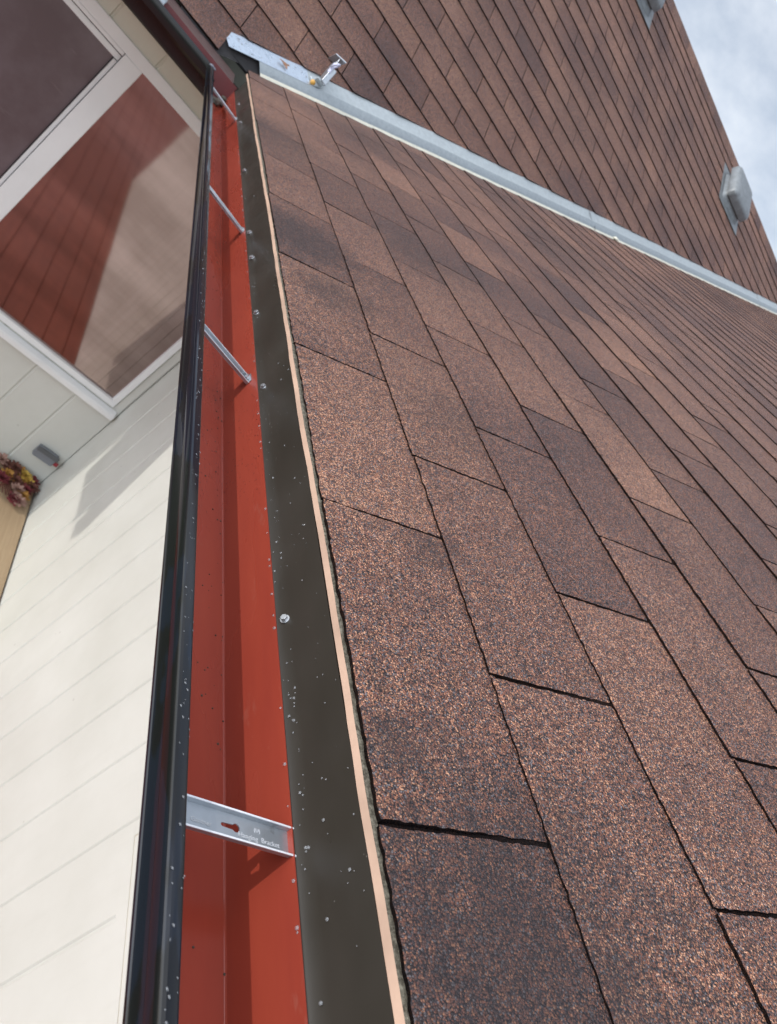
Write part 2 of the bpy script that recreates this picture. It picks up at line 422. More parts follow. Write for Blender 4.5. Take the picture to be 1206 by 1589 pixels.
# soffits and fascias
bm = NB(); box(bm, X0, 2.97, .392, UW+.001, -.362, -.350); build('soffit', bm, MTRIM, house)
bm = NB(); box(bm, 2.985, XW+.003, UL, UW-.005, -.384, -.372); build('soffit', bm, MTRIM, house)
bm = NB(); box(bm, X0, 3.0, .386, .405, -.40, -.262); build('fascia', bm, MFLASH, house)
bm = NB(); box(bm, 2.990, 3.010, UL, .39, -.41, -.300); build('fascia', bm, MFLASH, house)

# window in the far wall
win = bpy.data.objects.new('window', None); win.empty_display_size = .05; link(win, house)
def wbuild(name, bm, mat): return build(name, bm, mat, win)
XF = XW - .012
def wbar(bm, u0, u1, z0, z1, x0=XF, x1=XW+.05): box(bm, x0, x1, u0, u1, z0, z1)
bm = NB()
T = .046
wbar(bm, WU0, WU1, WZ1-T, WZ1); wbar(bm, WU0, WU0+T, WZ0+.03, WZ1-T)
wbar(bm, WU1-.030, WU1, WZ0+.03, WZ1-T-.001)
wbar(bm, .088, .168, WZ0+.03, WZ1-T-.0005, XF+.002)
wbar(bm, WU0, WU1, WZ0, WZ0+.0295, XF, XW+.05)
bevel(bm, .0025, 2); fix(bm); wbuild('frame', bm, MTRIM)
bm = NB()                                     # sliding sash on the left: thin inner stiles with a gasket line
box(bm, XF+.010, XW+.04, WU0+T+.001, .0865, WZ1-T-.017, WZ1-T-.002)
box(bm, XF+.018, XW+.04, WU0+T+.001, .0865, WZ1-T-.044, WZ1-T-.020)
box(bm, XF+.014, XW+.04, .070, .0865, WZ0+.034, WZ1-T-.046)
bevel(bm, .0015, 1); fix(bm); wbuild('sash', bm, MTRIM)
bm = NB()
box(bm, XF+.012, XW+.03, WU0+T+.001, .086, WZ1-T-.0198, WZ1-T-.0172)
box(bm, XF+.013, XW+.03, .0650, .0698, WZ0+.034, WZ1-T-.046)
box(bm, XF+.004, XW+.03, .0868, .0878, WZ0+.034, WZ1-T-.004)
wbuild('gasket', bm, MGASKET)
bm = NB(); box(bm, XW+.012, XW+.018, WU0+T, .066, WZ0+.031, WZ1-T-.040); o = wbuild('pane', bm, MPANE); o['label'] = 'dark mauve left pane with streaks'
bm = NB(); box(bm, XW+.010, XW+.016, .1675, WU1-.029, WZ0+.029, WZ1-T+.001); o = wbuild('pane', bm, MGLASS); o['label'] = 'right pane mirroring the red deck and white wall'
bm = NB()
hexa(bm, [P(XF-.028,WU0-.02,WZ0-.052),P(XW-.001,WU0-.02,WZ0-.052),P(XW-.001,UW-.016,WZ0-.052),P(XF-.028,UW-.016,WZ0-.052),
          P(XF-.028,WU0-.02,WZ0-.022),P(XW-.001,WU0-.02,WZ0-.008),P(XW-.001,UW-.016,WZ0-.008),P(XF-.028,UW-.016,WZ0-.022)])
bevel(bm, .004, 2); fix(bm); wbuild('sill', bm, MTRIM)

# window casing in the near wall, above the grooves that stop at it
w2 = bpy.data.objects.new('window', None); w2.empty_display_size = .05; link(w2, house)
bm = NB()
for (a, b, c, d) in ((-.9, 1.0, -1.4075, -1.369), (-.9, -.862, -1.3685, -.45), (.972, 1.0, -1.3685, -.45), (-.9, 1.0, -.4495, -.41)):
    box(bm, a, b, UW-.0015, UW+.003, c, d)
fix(bm); build('frame', bm, MWALL, w2)
bm = NB()
for (a, b, c, d) in ((-.862, .9715, -1.3685, -1.3655), (.9685, .9715, -1.3650, -.451)): box(bm, a, b, UW-.0005, UW+.002, c, d)
fix(bm); build('caulk_line', bm, MCREAM2, w2)
bm = NB()
for (a, b, c, d) in ((-.861, .968, -1.365, -1.15), (-.861, -.65, -1.1495, -.451), (.75, .968, -1.1495, -.451)): box(bm, a, b, UW-.0025, UW+.002, c, d)
fix(bm); build('casing', bm, MWALL, w2)
bm = NB(); box(bm, -.6495, .7495, UW-.001, UW+.002, -1.149, -.452); build('pane', bm, MGLASS, w2)

# ------------------------------------------------------------------ roof slopes
def roof(name, O, A, S, Nn, ncol, e, tab, joint, a0, a1, near, clips, th=.0048, seed=1, palette=None, drift_h=.12, fixed={}, ulim=None):
    """O origin at the eave; A unit along the eave; S unit up the slope; Nn outward normal"""
    rnd = random.Random(seed)
    bm = NB(); col = bm.loops.layers.float_color.new('tint')
    def face(vs, t):
        f = bm.faces.new(vs)
        for lp in f.loops: lp[col] = t
        return f
    # dark under-layer
    top = ncol*e
    def pt(a, s_, n): return O + A*a + S*s_ + Nn*n
    v = [bm.verts.new(pt(a, s_, n)) for a, s_, n in ((a0,.004,-.0002),(a1,.004,-.0002),(a1,top,-.0002),(a0,top,-.0002))]
    face(v, (.4, .2, .92, 1))
    for k in range(ncol):
        off = joint(k)
        i0 = math.floor((a0-off)/tab)-1; i1 = math.ceil((a1-off)/tab)+1
        for i in range(i0, i1):
            ja, jb = off+i*tab, off+(i+1)*tab
            ja += (hash((k, i, seed)) % 100/100-.5)*.004; jb += (hash((k, i+1, seed)) % 100/100-.5)*.004
            lo, hi = max(ja, a0), min(jb, a1)
            if hi-lo < .012: continue
            slot = .0021
            if lo == ja: lo += slot
            if hi == jb: hi -= slot
            r = rnd.random(); r2 = rnd.random()
            hue, bri = palette(r, r2, rnd)
            hue2 = hue + rnd.gauss(0, drift_h); tint = None
            if (k, round((ja+jb)/2, 1)) in fixed: hue2, hue = fixed[(k, round((ja+jb)/2, 1))]
            nr = near(lo, k)
            st = .006 if nr == 2 else (.02 if nr == 1 else .09)
            jt = .0009 if nr == 2 else (.0006 if nr else .0004)
            na = max(2, int((hi-lo)/st)); ns = 30 if nr == 2 else (6 if nr else 3)
            drift = rnd.uniform(-.0016, .0016); lift = rnd.uniform(-.0006, .0012)
            n1 = th + lift; n0 = .0008
            slant = rnd.uniform(-.0012, .0012)
            rows = []
            for q in range(ns+1):
                fs = q/ns; row = []
                s_ = k*e + (e+.006)*fs
                for p_ in range(na+1):
                    fa = p_/na; a = lo + (hi-lo)*fa; ss = s_; aa = a
                    if q == 0: ss += rnd.uniform(-jt, jt) + drift + slant*(fa-.5)
                    if p_ in (0, na): aa += rnd.uniform(-jt, jt)*.8
                    nn = n1 + (n0-n1)*fs
                    if q == 0 or p_ in (0, na): nn -= .0006 + (rnd.random()*.0005 if nr else 0)
                    row.append(bm.verts.new(pt(aa, ss, nn + (rnd.uniform(-.00015,.00015) if nr==2 else 0))))
                rows.append(row)
            for q in range(ns):
                for p_ in range(na):
                    
                    f = bm.faces.new([rows[q][p_], rows[q][p_+1], rows[q+1][p_+1], rows[q+1][p_]])
                    for lp, i_ in zip(f.loops, (p_, p_+1, p_+1, p_)): lp[col] = (hue2 + (hue-hue2)*(i_/na), bri, 0, 1)
            dk = (.3, .1, .86, 1)
            # butt edge and the two slot edges hang down to the layer below
            lowb = [bm.verts.new(x.co - Nn*(n1-.0002) + S*.0006) for x in rows[0]]
            for p_ in range(na): face([lowb[p_], lowb[p_+1], rows[0][p_+1], rows[0][p_]], dk)
            for side in (0, na):
                cl = [bm.verts.new(r_[side].co - Nn*((r_[side].co-pt(0,0,0)).dot(Nn)+.0001)) for r_ in rows]
                for q in range(ns):
                    f = [cl[q], cl[q+1], rows[q+1][side], rows[q][side]]
                    face(f if side else f[::-1], dk)
    for (co, no) in clips:
        gm = list(bm.verts)+list(bm.edges)+list(bm.faces)
        if ulim is not None:                # the cut only runs beside the metal, not past its foot
            bmesh.ops.bisect_plane(bm, geom=gm, dist=1e-5, plane_co=P(0, ulim, 0), plane_no=AU)
            fs = [f for f in bm.faces if f.calc_center_median().y < -ulim]
            gm = list({v for f in fs for v in f.verts})+list({e for f in fs for e in f.edges})+fs
        r = bmesh.ops.bisect_plane(bm, geom=gm, dist=1e-5, plane_co=co, plane_no=no, clear_outer=False)
        kill = [f for f in bm.faces if (f.calc_center_median()-co).dot(no) > 1e-6 and (ulim is None or f.calc_center_median().y < -ulim)]
        bmesh.ops.delete(bm, geom=kill, context='FACES')
        r['geom_cut'] = [g_ for g_ in r['geom_cut'] if g_.is_valid and isinstance(g_, bmesh.types.BMEdge) and len(g_.link_faces) > 0]
        ed = [g_ for g_ in r['geom_cut'] if isinstance(g_, bmesh.types.BMEdge)]
        for e_ in ed:
            a_, b_ = e_.verts
            va = bm.verts.new(a_.co - Nn*.008); vb = bm.verts.new(b_.co - Nn*.008)
            face([a_, b_, vb, va], (.3, .1, .86, 1))
    return build(name, bm, MS, house)

AX = Vector((1, 0, 0)); AU = Vector((0, -1, 0)); UP = Vector((0, 0, 1))
SA = Vector((0, -math.cos(PA), math.sin(PA))); NA = Vector((0, math.sin(PA), math.cos(PA)))
SB = Vector((math.cos(PB), 0, math.sin(PB))); NBv = Vector((-math.sin(PB), 0, math.cos(PB)))
def palA(r, r2, rnd):
    hue = .46 + rnd.gauss(0, .09)
    if r < .14: hue = .20 + rnd.random()*.1
    return hue, .42 + r2*.2
def palB(r, r2, rnd):
    hue = .47 + rnd.gauss(0, .07)
    if r < .10: hue = .20 + rnd.random()*.12
    return hue, .46 + r2*.26
OA = P(0, UA, ZA); OB = P(XB, 0, ZB)
hv = Vector((DV.x, DV.y, 0)).normalized(); side = Vector((-hv.y, hv.x, 0))     # side points to the far slope / left
if side.x < 0: side = -side
# near slope: keep what lies before the valley line
FIXA = {}
def setA(k, x, lo, hi):
    off = .243+.1536*k; i = math.floor((x-off)/.3465); c = off + (i+.5)*.3465
    for d in (-.1, 0, .1): FIXA[(k, round(c+d*.5, 1))] = (lo, hi)
for k_, x_, lo_, hi_ in ((0,1.5,.12,.30),(1,1.25,.48,.10),(1,.9,.52,.45),(2,1.75,.3,.12),(2,1.4,.50,.34),(3,.85,.42,.05),(2,.4,.72,.62),(3,.55,.50,.44),(4,1.0,.85,.60),(5,1.2,.46,.12),
                         (4,1.75,.42,.12),(6,1.3,.40,.20),(5,.8,.30,.08),(3,1.9,.3,.2),(6,.98,.15,.25),(1,.55,.46,.46),(0,.4,.48,.50),(0,.1,.40,.44),(1,.2,.62,.56),(2,.1,.52,.58)): setA(k_, x_, lo_, hi_)
def nearA(a, k):
    if k < 5 and a < 1.35: return 2
    if a < 3.4 and k < 14: return 1
    return 0
nA = int((URA-UA)/math.cos(PA)/EA)+1
roof('roof_slope', OA, AX, SA, NA, nA, EA, .3465, lambda k: .243+.1536*k, X0, 7.6, nearA,
     [(C1 + side*.004, side)], seed=3, palette=palA, drift_h=.13, fixed=FIXA)
# far slope: keep what lies beyond the exposed metal
wB = .120
perpB = (NBv.cross(DV)).normalized()
if perpB.x < 0: perpB = -perpB
nB = int(round((XR-XB)/math.cos(PB)/EB))
roof('roof_slope', OB, AU, SB, NBv, nB, EB, .3548, lambda k: (.245+.171*(k-1))*1.15, UL, 6.6, lambda a, k: 1 if (a < 1.6 and k < 10) else 0,
     [(C1 + perpB*wB, -perpB)], th=.0085, seed=8, palette=palB, drift_h=.06, ulim=.268)
# roof decks (boards under the shingles), backs and ridge caps
bm = NB()
def slab(bm, pts, th):
    n = (pts[1]-pts[0]).cross(pts[2]-pts[0]).normalized()
    if n.z < 0: n = -n
    v0 = [bm.verts.new(p) for p in pts]; v1 = [bm.verts.new(p - n*th) for p in pts]
    bm.faces.new(v0); bm.faces.new(v1[::-1])
    for i in range(len(pts)): j = (i+1) % len(pts); bm.faces.new([v0[i], v0[j], v1[j], v1[i]])
zr = ZA + TA*(URA-UA); xv = XB + (zr-ZB)/TB
slab(bm, [P(X0,UA+.006,ZA-.0015+TA*.006), P(C1.x,UA+.006,ZA-.0015+TA*.006), P(xv,URA,zr-.002), P(X0,URA,zr-.002)], .012)
slab(bm, [P(X0,URA,zr-.002), P(xv+9,URA,zr-.002), P(xv+9,URA+6.8,zr-3.05), P(X0,URA+6.8,zr-3.05)], .02)
slab(bm, [P(xv,URA,zr-.002), P(XR,UA+(2.48-ZA)/TA,2.478), P(XR+3.4,UA,ZB), P(XR+3.8,UA,ZB), P(xv+9,UA,ZA-.02), P(xv+9,URA,zr-.002)], .02)
fix(bm); build('roof_deck', bm, MFELT, house)
bm = NB()
Xc = 3.0 + .07
slab(bm, [P(XB+.006,UL,ZB-.002), P(XR,UL,2.477), P(XR,5.95,2.477), P(C1.x,UA,ZA-.004)], .012)
slab(bm, [P(XR,UL,2.477), P(XR+3.75,UL,ZB), P(XR+3.75,3.0,ZB), P(XR,5.95,2.477)], .02)
fix(bm); build('roof_deck', bm, MFELT, house)
bm = NB(); rnd = random.Random(4); cl_ = bm.loops.layers.float_color.new('tint')
u = UL
while u < 5.9:                               # overlapping ridge caps
    l = .165
    for sgn, S_ in ((-1, SB), (1, Vector((-SB.x, 0, SB.z)))):
        pass
    t_ = (.45+rnd.gauss(0,.2), .35+rnd.random()*.3, 0, 1)
    n_ = .012
    a = P(XR-.12, u, 2.48-.12*TB+.012+.002); b = P(XR, u, 2.48+.020); c = P(XR+.12, u, 2.48-.12*TB+.012)
    d_ = AU*(l+.015); dn = Vector((0,0,-.004)); up_ = Vector((0,0,.0))
    v = [bm.verts.new(p) for p in (a, b, c, a+d_+dn, b+d_+dn, c+d_+dn)]
    lw = [bm.verts.new(p - Vector((0,0,.010))) for p in (a, a+d_+dn)]
    for q in ((0,1,4,3), (1,2,5,4)):
        f = bm.faces.new([v[i] for i in q][::-1])
        for lp in f.loops: lp[cl_] = t_
    f = bm.faces.new([v[0], v[3], lw[1], lw[0]])
    for lp in f.loops: lp[cl_] = (.3,.1,.6,1)
    u += l
build('ridge_cap', bm, MS, house)
# board edge under the first course: pale face + mossy top lip, slightly wavy
bm = NB(); rnd = random.Random(12)
n = 300; rows = []
for i in range(n+1):
    x = X0 + (3.10-X0)*i/n
    wv = .0014*math.sin(x*5.1)+.0009*math.sin(x*13+1) + .0005*math.sin(x*41) + rnd.uniform(-.0005, .0005)
    rows.append([bm.verts.new(P(x, q[0]+wv*q[2], q[1])) for q in ((.3850,-.2602,.3),(.3835,-.2596,1),(.3834,-.2530,1),(.3848,-.2519,1),(.3885,-.2510,0))])
for i in range(n):
    for j in range(4):
        f = bm.faces.new([rows[i][j], rows[i][j+1], rows[i+1][j+1], rows[i+1][j]]); f.material_index = 1 if j >= 2 else 0
fix(bm); o = build('eave_board', bm, [MPEACH, MMOSS], house); o['label'] = 'pale primed board edge with mossy lip under the shingles'

# ------------------------------------------------------------------ drip flashing
fl = empty('drip_flashing', P(0, .383, -.27), 'dark brown metal flashing running between the pale board edge and the red gutter', 'flashing')
bm = NB()
rows = []; rnd = random.Random(5); n = 120
for i in range(n+1):
    x = X0 + (2.975-X0)*i/n; wv = .0006*math.sin(x*4.0+1)+.0004*math.sin(x*11)
    rows.append([bm.verts.new(P(x, a+wv, b)) for a, b in ((.3838,-.2600),(.3834,-.2800),(.3830,-.3000),(.3822,-.3060),(.3797,-.3142),(.3790,-.3155),(.3794,-.3160))])
for i in range(n):
    for j in range(6): bm.faces.new([rows[i][j], rows[i][j+1], rows[i+1][j+1], rows[i+1][j]])
fix(bm); build('apron', bm, MFLASH, fl, smooth=True, autos=50)
def screw(name, o, ax, parent, r=.0034):
    bm = NB(); cyl(bm, o, ax, r*1.35, .0009, 16); cyl(bm, o+ax*.0009, ax, r, .0030, 6, r*.95)
    bmesh.ops.bevel(bm, geom=[e for e in bm.edges], offset=.0002, segments=1, affect='EDGES')
    fix(bm); return build(name, bm, MBRIGHT, parent)
for x, z in ((.463,-.3062),(.882,-.3064),(1.117,-.3070),(1.355,-.3062),(1.492,-.3066),(1.934,-.3045),(2.451,-.3030),(2.716,-.3030)):
    screw('screw', P(x, .3816, z), Vector((0, .94, .34)).normalized(), fl, .0034 if x < 1 else .0042)

# water beads: on the flashing and in the gutter
bm = NB(); rnd = random.Random(21)
def bead(c, nrm, r, st=1.0):
    t1 = nrm.orthogonal().normalized(); t2 = nrm.cross(t1)
    base = [bm.verts.new(c + (t1*math.cos(q)*st + t2*math.sin(q))*r) for q in [i*math.pi/4 for i in range(8)]]
    mid = [bm.verts.new(c + (t1*math.cos(q)*st + t2*math.sin(q))*r*.72 + nrm*r*.42) for q in [i*math.pi/4 for i in range(8)]]
    top = bm.verts.new(c + nrm*r*.6)
    for i in range(8):
        j = (i+1) % 8; bm.faces.new([base[i], base[j], mid[j], mid[i]]); bm.faces.new([mid[i], mid[j], top])
nv = Vector((0, 1, .02)).normalized()
for i in range(170):
    x = .1 + abs(rnd.gauss(0, 1))*.75
    if rnd.random() < .5: x = rnd.choice((.28, .42, .55, .88, .95, 1.2)) + rnd.gauss(0, .05)
    if x > 2.8 or x < .05: continue
    z = rnd.uniform(-.300, -.263) if rnd.random() < .45 else -.3035 - abs(rnd.gauss(0, .004))
    z = max(z, -.3135)
    u = .3828 if z > -.303 else .3826 - (-.304-z)*.40
    bead(P(x, u, z), nv if z > -.303 else Vector((0,.93,.37)), rnd.choice((.0004,.0005,.0006,.0008,.0013)))
for i in range(200):
    x = .1 + abs(rnd.gauss(0, 1.1)); u = rnd.uniform(.2648, .2745)
    if x < 2.7: bead(P(x, u, -.3031-(u-.2655)*.066), Vector((0, 0, 1)), rnd.choice((.0003,.0004,.0005,.0008)), 1.4)
for i in range(60):
    x = rnd.uniform(.05, 2.2); bead(P(x, .3776, -.3158), Vector((0,1,.2)).normalized(), rnd.uniform(.0006,.0017))
WM = M('water', (.9,.92,.95), .03, 0, .8); WM.b.inputs['Transmission Weight'].default_value = .85; WM.b.inputs['IOR'].default_value = 1.33
o = build('water_droplets', bm, WM.m, smooth=True, autos=80); o['kind'] = 'stuff'; tag(o, 'clear water beads scattered on the dark flashing and the black gutter lip', 'water droplets')

# ------------------------------------------------------------------ gutters
def profile_pts():
    lip_in = (.275, -.3045)
    front = [(.2765,-.3120),(.2754,-.3060),(.2744,-.3043),(.2720,-.3038),(.2655,-.3032),(.2637,-.3041),(.2625,-.3062),
             (.2618,-.3092),(.2618,-.3135),(.2624,-.3150),(.2612,-.3225),(.2600,-.3245),(.2600,-.3262),(.2612,-.3280),
             (.2700,-.3370),(.2840,-.3470),(.2930,-.3570),(.2990,-.3680),(.3060,-.3790)]
    trough = [(.3058,-.3788),(.3100,-.3784),(.3765,-.3784),(.3776,-.3779),(.3786,-.3766),(.3789,-.3752),(.3789,-.3140)]
    return front, trough
front, trough = profile_pts()
g1 = empty('gutter', P(.5, .33, -.38), 'black gutter with red inside running up the picture beside the near roof', 'gutter', 'house gutters')
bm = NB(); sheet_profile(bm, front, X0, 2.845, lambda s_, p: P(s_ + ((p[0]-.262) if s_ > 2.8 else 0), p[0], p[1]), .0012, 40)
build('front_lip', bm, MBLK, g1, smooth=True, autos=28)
bm = NB(); sheet_profile(bm, trough, X0, 2.975, lambda s_, p: P(s_, p[0], p[1]), .0010, 12)
build('trough', bm, MRED, g1, smooth=True, autos=22)
g2 = empty('gutter', P(2.92, -.8, -.38), 'second black gutter under the far roof, crossing above the window', 'gutter', 'house gutters')
DX = 2.845-.262                               # maps u of the first profile to x of the second
fb = [(p[0]+DX, p[1]) for p in front[:8]] + [(DX+.2618,-.330),(DX+.2625,-.3425),(DX+.270,-.350),(DX+.276,-.362),(DX+.277,-.386),(DX+.300,-.3865),(DX+.3055,-.3792)]; tb = [(p[0]+DX, p[1]) for p in trough]
tb[-1] = (tb[-1][0]+.006, -.3005)
bm = NB(); sheet_profile(bm, fb, UL, .262, lambda s_, p: P(p[0], s_ + (((p[0]-DX-.262+.0005) if p[1] > -.328 else .040) if s_ > .25 else 0), p[1]), .0012, 20)
build('front_lip', bm, paint('black_enamel', (.004,.004,.005), .16, .2, 5), g2, smooth=True, autos=28)
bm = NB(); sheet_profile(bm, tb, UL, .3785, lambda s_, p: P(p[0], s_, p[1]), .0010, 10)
build('trough', bm, paint('red_enamel_shade_tinted', (.13,.022,.024), .35, .15, 8), g2, smooth=True, autos=50)  # darker copy of the gutter red, shade painted into its colour
bm = NB(); rnd = random.Random(2)            # sealant smeared over the mitre
for i in range(7):
    c = P(2.838+rnd.uniform(-.008,.016), .268+rnd.uniform(-.008,.010), -.3035+rnd.uniform(-.003,.001))
    bmesh.ops.create_icosphere(bm, subdivisions=2, radius=rnd.uniform(.004,.009), matrix=Matrix.Translation(c) @ Matrix.Diagonal((1.3,1.0,.45,1)))
build('sealant', bm, galv('grey_sealant', (.16,.17,.20), .35, 0, .2), g1, smooth=True, autos=70)
for (x, u, z, r) in ((2.86,.345,-.374,.020),(2.91,.362,-.370,.016),(2.93,.368,-.352,.012)):
    bm = NB(); bmesh.ops.create_icosphere(bm, subdivisions=3, radius=r, matrix=Matrix.Translation(P(x, u, z)) @ Matrix.Diagonal((1.5,.9,.5,1)))
    for v in bm.verts: v.co += Vector((rnd.uniform(-1,1), rnd.uniform(-1,1), rnd.uniform(-1,1)))*r*.10
    sd = build('debris', bm, MDEBR, g1); sd['label'] = 'dark wet debris collected in the inner corner'
# metal apron above the second gutter
f2 = empty('drip_flashing', P(3.0, 0, -.3), 'brown metal flashing behind the far gutter, below the far roof eave', 'flashing')
bm = NB(); sheet_profile(bm, [(3.110,-.2900),(3.05,-.2960),(2.985,-.2995),(2.969,-.3020)], UL, .36, lambda s_, p: P(p[0], s_, p[1]), .0008, 20)
build('apron', bm, galv('brown_flashing_far', (.12,.075,.07), .4, .3, .3), f2, smooth=True, autos=40)

# hangers
def strap_mesh(bm, Lh, wdt=.0190, t=.0009, tab=True):
    """U channel along +Y(local = u), width along x; keyhole cut through the web"""
    def ring(z):
        vs = []
        outer = [(-wdt/2, 0), (wdt/2, 0), (wdt/2, Lh), (-wdt/2, Lh)]
        key = []
        cy, r1, r2 = (Lh*.395+.0175 if not tab else Lh*.395), .0030, .0014
        for i in range(13):
            a = -math.pi*.80 + math.pi*1.60*i/12
            key.append((r1*math.sin(a), cy + r1*math.cos(a)))
        for i in range(5):
            a = math.pi/2 + math.pi*i/4
            key.append((r2*math.sin(a), cy - .0105 + r2*math.cos(a)))
        return outer, key
    outer, key = ring(0)
    es = []
    for loop in (outer, key):
        v = [bm.verts.new((p[0], p[1], 0)) for p in loop]
        for i in range(len(v)): es.append(bm.edges.new((v[i], v[(i+1) % len(v)])))
    r = bmesh.ops.triangle_fill(bm, edges=es, use_beauty=True)
    fs = [g_ for g_ in r['geom'] if isinstance(g_, bmesh.types.BMFace)]
    ex = bmesh.ops.extrude_face_region(bm, geom=fs)
    for v in [g_ for g_ in ex['geom'] if isinstance(g_, bmesh.types.BMVert)]: v.co.z -= t
    for sx in (-1, 1):
        x0 = sx*wdt/2; x1 = sx*(wdt/2-.0008); h = .0032
        pts = [(x0,0,0),(x1,0,0),(x1,Lh,0),(x0,Lh,0),(x0+sx*.0006,0,h),(x1+sx*.0006,0,h),(x1+sx*.0006,Lh,h),(x0+sx*.0006,Lh,h)]
        hexa(bm, [Vector(p)+Vector((0,0,.0001)) for p in pts], 0)
        x0 += sx*.0009; x1 += sx*.0005
        pts = [(x0,0,h),(x1,0,h),(x1,Lh,h),(x0,Lh,h),(x0,0,h+.0006),(x1,0,h+.0006),(x1,Lh,h+.0006),(x0,Lh,h+.0006)]
        hexa(bm, [Vector(p)+Vector((0,0,.0002)) for p in pts], 1)
    # bent-up tab at the wall end
    if tab: hexa(bm, [Vector(p) for p in ((-wdt/2,Lh,-t),(wdt/2,Lh,-t),(wdt/2,Lh+.0010,-t),(-wdt/2,Lh+.0010,-t),(-wdt/2,Lh-.0006,.0085),(wdt/2,Lh-.0006,.0085),(wdt/2,Lh+.0004,.0085),(-wdt/2,Lh+.0004,.0085))])
    fix(bm)
Lh = .1015
hang_mesh = None
def hanger(x, first, zl=-.31, zb=-.32):
    global hang_mesh, scr_mesh
    h = bpy.data.objects.new('hanger', None) if False else None
    base = P(x, .2758, zl); tilt = math.atan2(zb-zl, Lh)
    mt = Matrix.Translation(base - g1.location) @ Matrix.Rotation(math.pi, 4, 'Z') @ Matrix.Rotation(tilt, 4, 'X')
    if first:
        bm = NB(); strap_mesh(bm, Lh); me = bpy.data.meshes.new('hanger'); bm.to_mesh(me); bm.free(); me.materials.append(MGALV); me.materials.append(MEDGE)
        hang_mesh = me
        bm = NB(); o_ = Vector((-.002, Lh-.0006, .0042)); ax = Vector((0,-1,0)); cyl(bm, o_, ax, .0052, .0010, 18); cyl(bm, o_+ax*.001, ax, .0036, .0036, 6, .0034); fix(bm)
        me = bpy.data.meshes.new('screw'); bm.to_mesh(me); bm.free(); me.materials.append(MBRIGHT); scr_mesh = me
    if first:
        bm = NB(); strap_mesh(bm, Lh+.0050, tab=False); me = bpy.data.meshes.new('hanger'); bm.to_mesh(me); bm.free(); me.materials.append(MGALV); me.materials.append(MEDGE)
        mt = Matrix.Translation(base - g1.location) @ Matrix.Rotation(math.pi, 4, 'Z') @ Matrix.Rotation(tilt, 4, 'X')
        ho = bpy.data.objects.new('hanger', me); link(ho, g1); ho.matrix_local = mt
        return ho
    ho = bpy.data.objects.new('hanger', hang_mesh); link(ho, g1); ho.matrix_local = mt
    sc = bpy.data.objects.new('screw', scr_mesh); link(sc, ho)
    return ho
for i, (x, zl, zb) in enumerate(((.2605, -.3325, -.3185), (.9246, -.3193, -.3315), (1.522, -.3130, -.3235), (2.519, -.3100, -.3185))):
    h = hanger(x, i == 0, zl, zb)
    if i == 0:                                # stamped lettering on the nearest hanger
        for txt, y, xx, sz in (('Gardner', .0245, .0040, .0046), ('Hanging  Bracket', .0610, .0052, .0050), ('(U)', .0740, -.0012, .0040)):
            cu = bpy.data.curves.new('lettering', 'FONT'); cu.body = txt; cu.size = sz; cu.extrude = .00008
            to = bpy.data.objects.new('tmp', cu); COL.objects.link(to)
            bpy.context.view_layer.update()
            me = bpy.data.meshes.new_from_object(to.evaluated_get(bpy.context.evaluated_depsgraph_get()))
            bpy.data.objects.remove(to); me.materials.clear(); me.materials.append(MLETTER)
            # local strap frame: +y runs to the wall, -x is nearer... letters run along +y
            lt = bpy.data.objects.new('lettering', me); link(lt, h)
            lt.matrix_local = Matrix.Translation((xx, y, .00025)) @ Matrix.Rotation(math.pi/2, 4, 'Z')
# hanger of the far gutter
bm = NB(); frame_box(bm, P(2.915, .052, -.306), AX, AU, UP, .098, .019, .001); frame_box(bm, P(2.955, .052, -.300), AX, AU, UP, .016, .022, .012); fix(bm)
build('hanger', bm, MGALV, g2)

# grit washed off the shingles
bm = NB(); rnd = random.Random(77)
for i in range(170):
    x = rnd.choice((.45, .9, 1.5, 2.2, 2.6)) + rnd.gauss(0, .22); x = min(max(x, .02), 2.84); r = rnd.uniform(.0005, .0012)
    bmesh.ops.create_icosphere(bm, subdivisions=1, radius=r, matrix=Matrix.Translation(P(x, .377-abs(rnd.gauss(0, .018)), -.3776+r*.4)))
o = build('roof_grit', bm, MDEBR); o['kind'] = 'stuff'; tag(o, 'dark shingle grit washed into the red gutter bottom', 'grit')

# ------------------------------------------------------------------ valley flashing
vf = empty('valley_flashing', C1, 'grey-blue metal valley strip running diagonally between the two shingle slopes', 'flashing')
perpA = perpB
bm = NB()
def vpt(t, w_, n_): return C1 + DV*t + perpB*w_ + NBv*n_
Lv = 7.6
def strip(bm, prof, t0, t1, n, wob=0):
    rows = []
    for i in range(n+1):
        t = t0 + (t1-t0)*i/n
        ww = wob*(math.sin(t*7.3)+.6*math.sin(t*17+2)) if wob else 0
        rows.append([bm.verts.new(vpt(t, p[0], p[1] + ww)) for p in prof])
    for i in range(n):
        for j in range(len(prof)-1): bm.faces.new([rows[i][j], rows[i][j+1], rows[i+1][j+1], rows[i+1][j]])
segs = ((.02, 2.66), (2.645, 6.1), (6.085, Lv))
for q, (t0, t1) in enumerate(segs):
    bm = NB(); strip(bm, [(.052,.0130-.0004*q),(.058,.0112-.0004*q),(.078,.0052+.0003*q),(.117,.0022+.0003*q),(.128,-.0008)], t0, t1, 60, .0006)
    fix(bm); o = build('far_side_sheet', bm, MVALD if False else MVAL, vf, smooth=True, autos=60)
    bm = NB(); strip(bm, [(-.05,.002+.0003*q),(.001,.0045+.0003*q),(.004,.0075),(.046,.0122-.0004*q),(.052,.0130-.0004*q)], t0+.03*(q == 0), t1, 60, .0006)
    fix(bm); build('near_side_sheet', bm, MVALF, vf, smooth=True, autos=60)
bm = NB(); strip(bm, [(-.004,.0075),(.003,.0088),(.0085,.0094)], .05, Lv, 260, .0010); fix(bm)
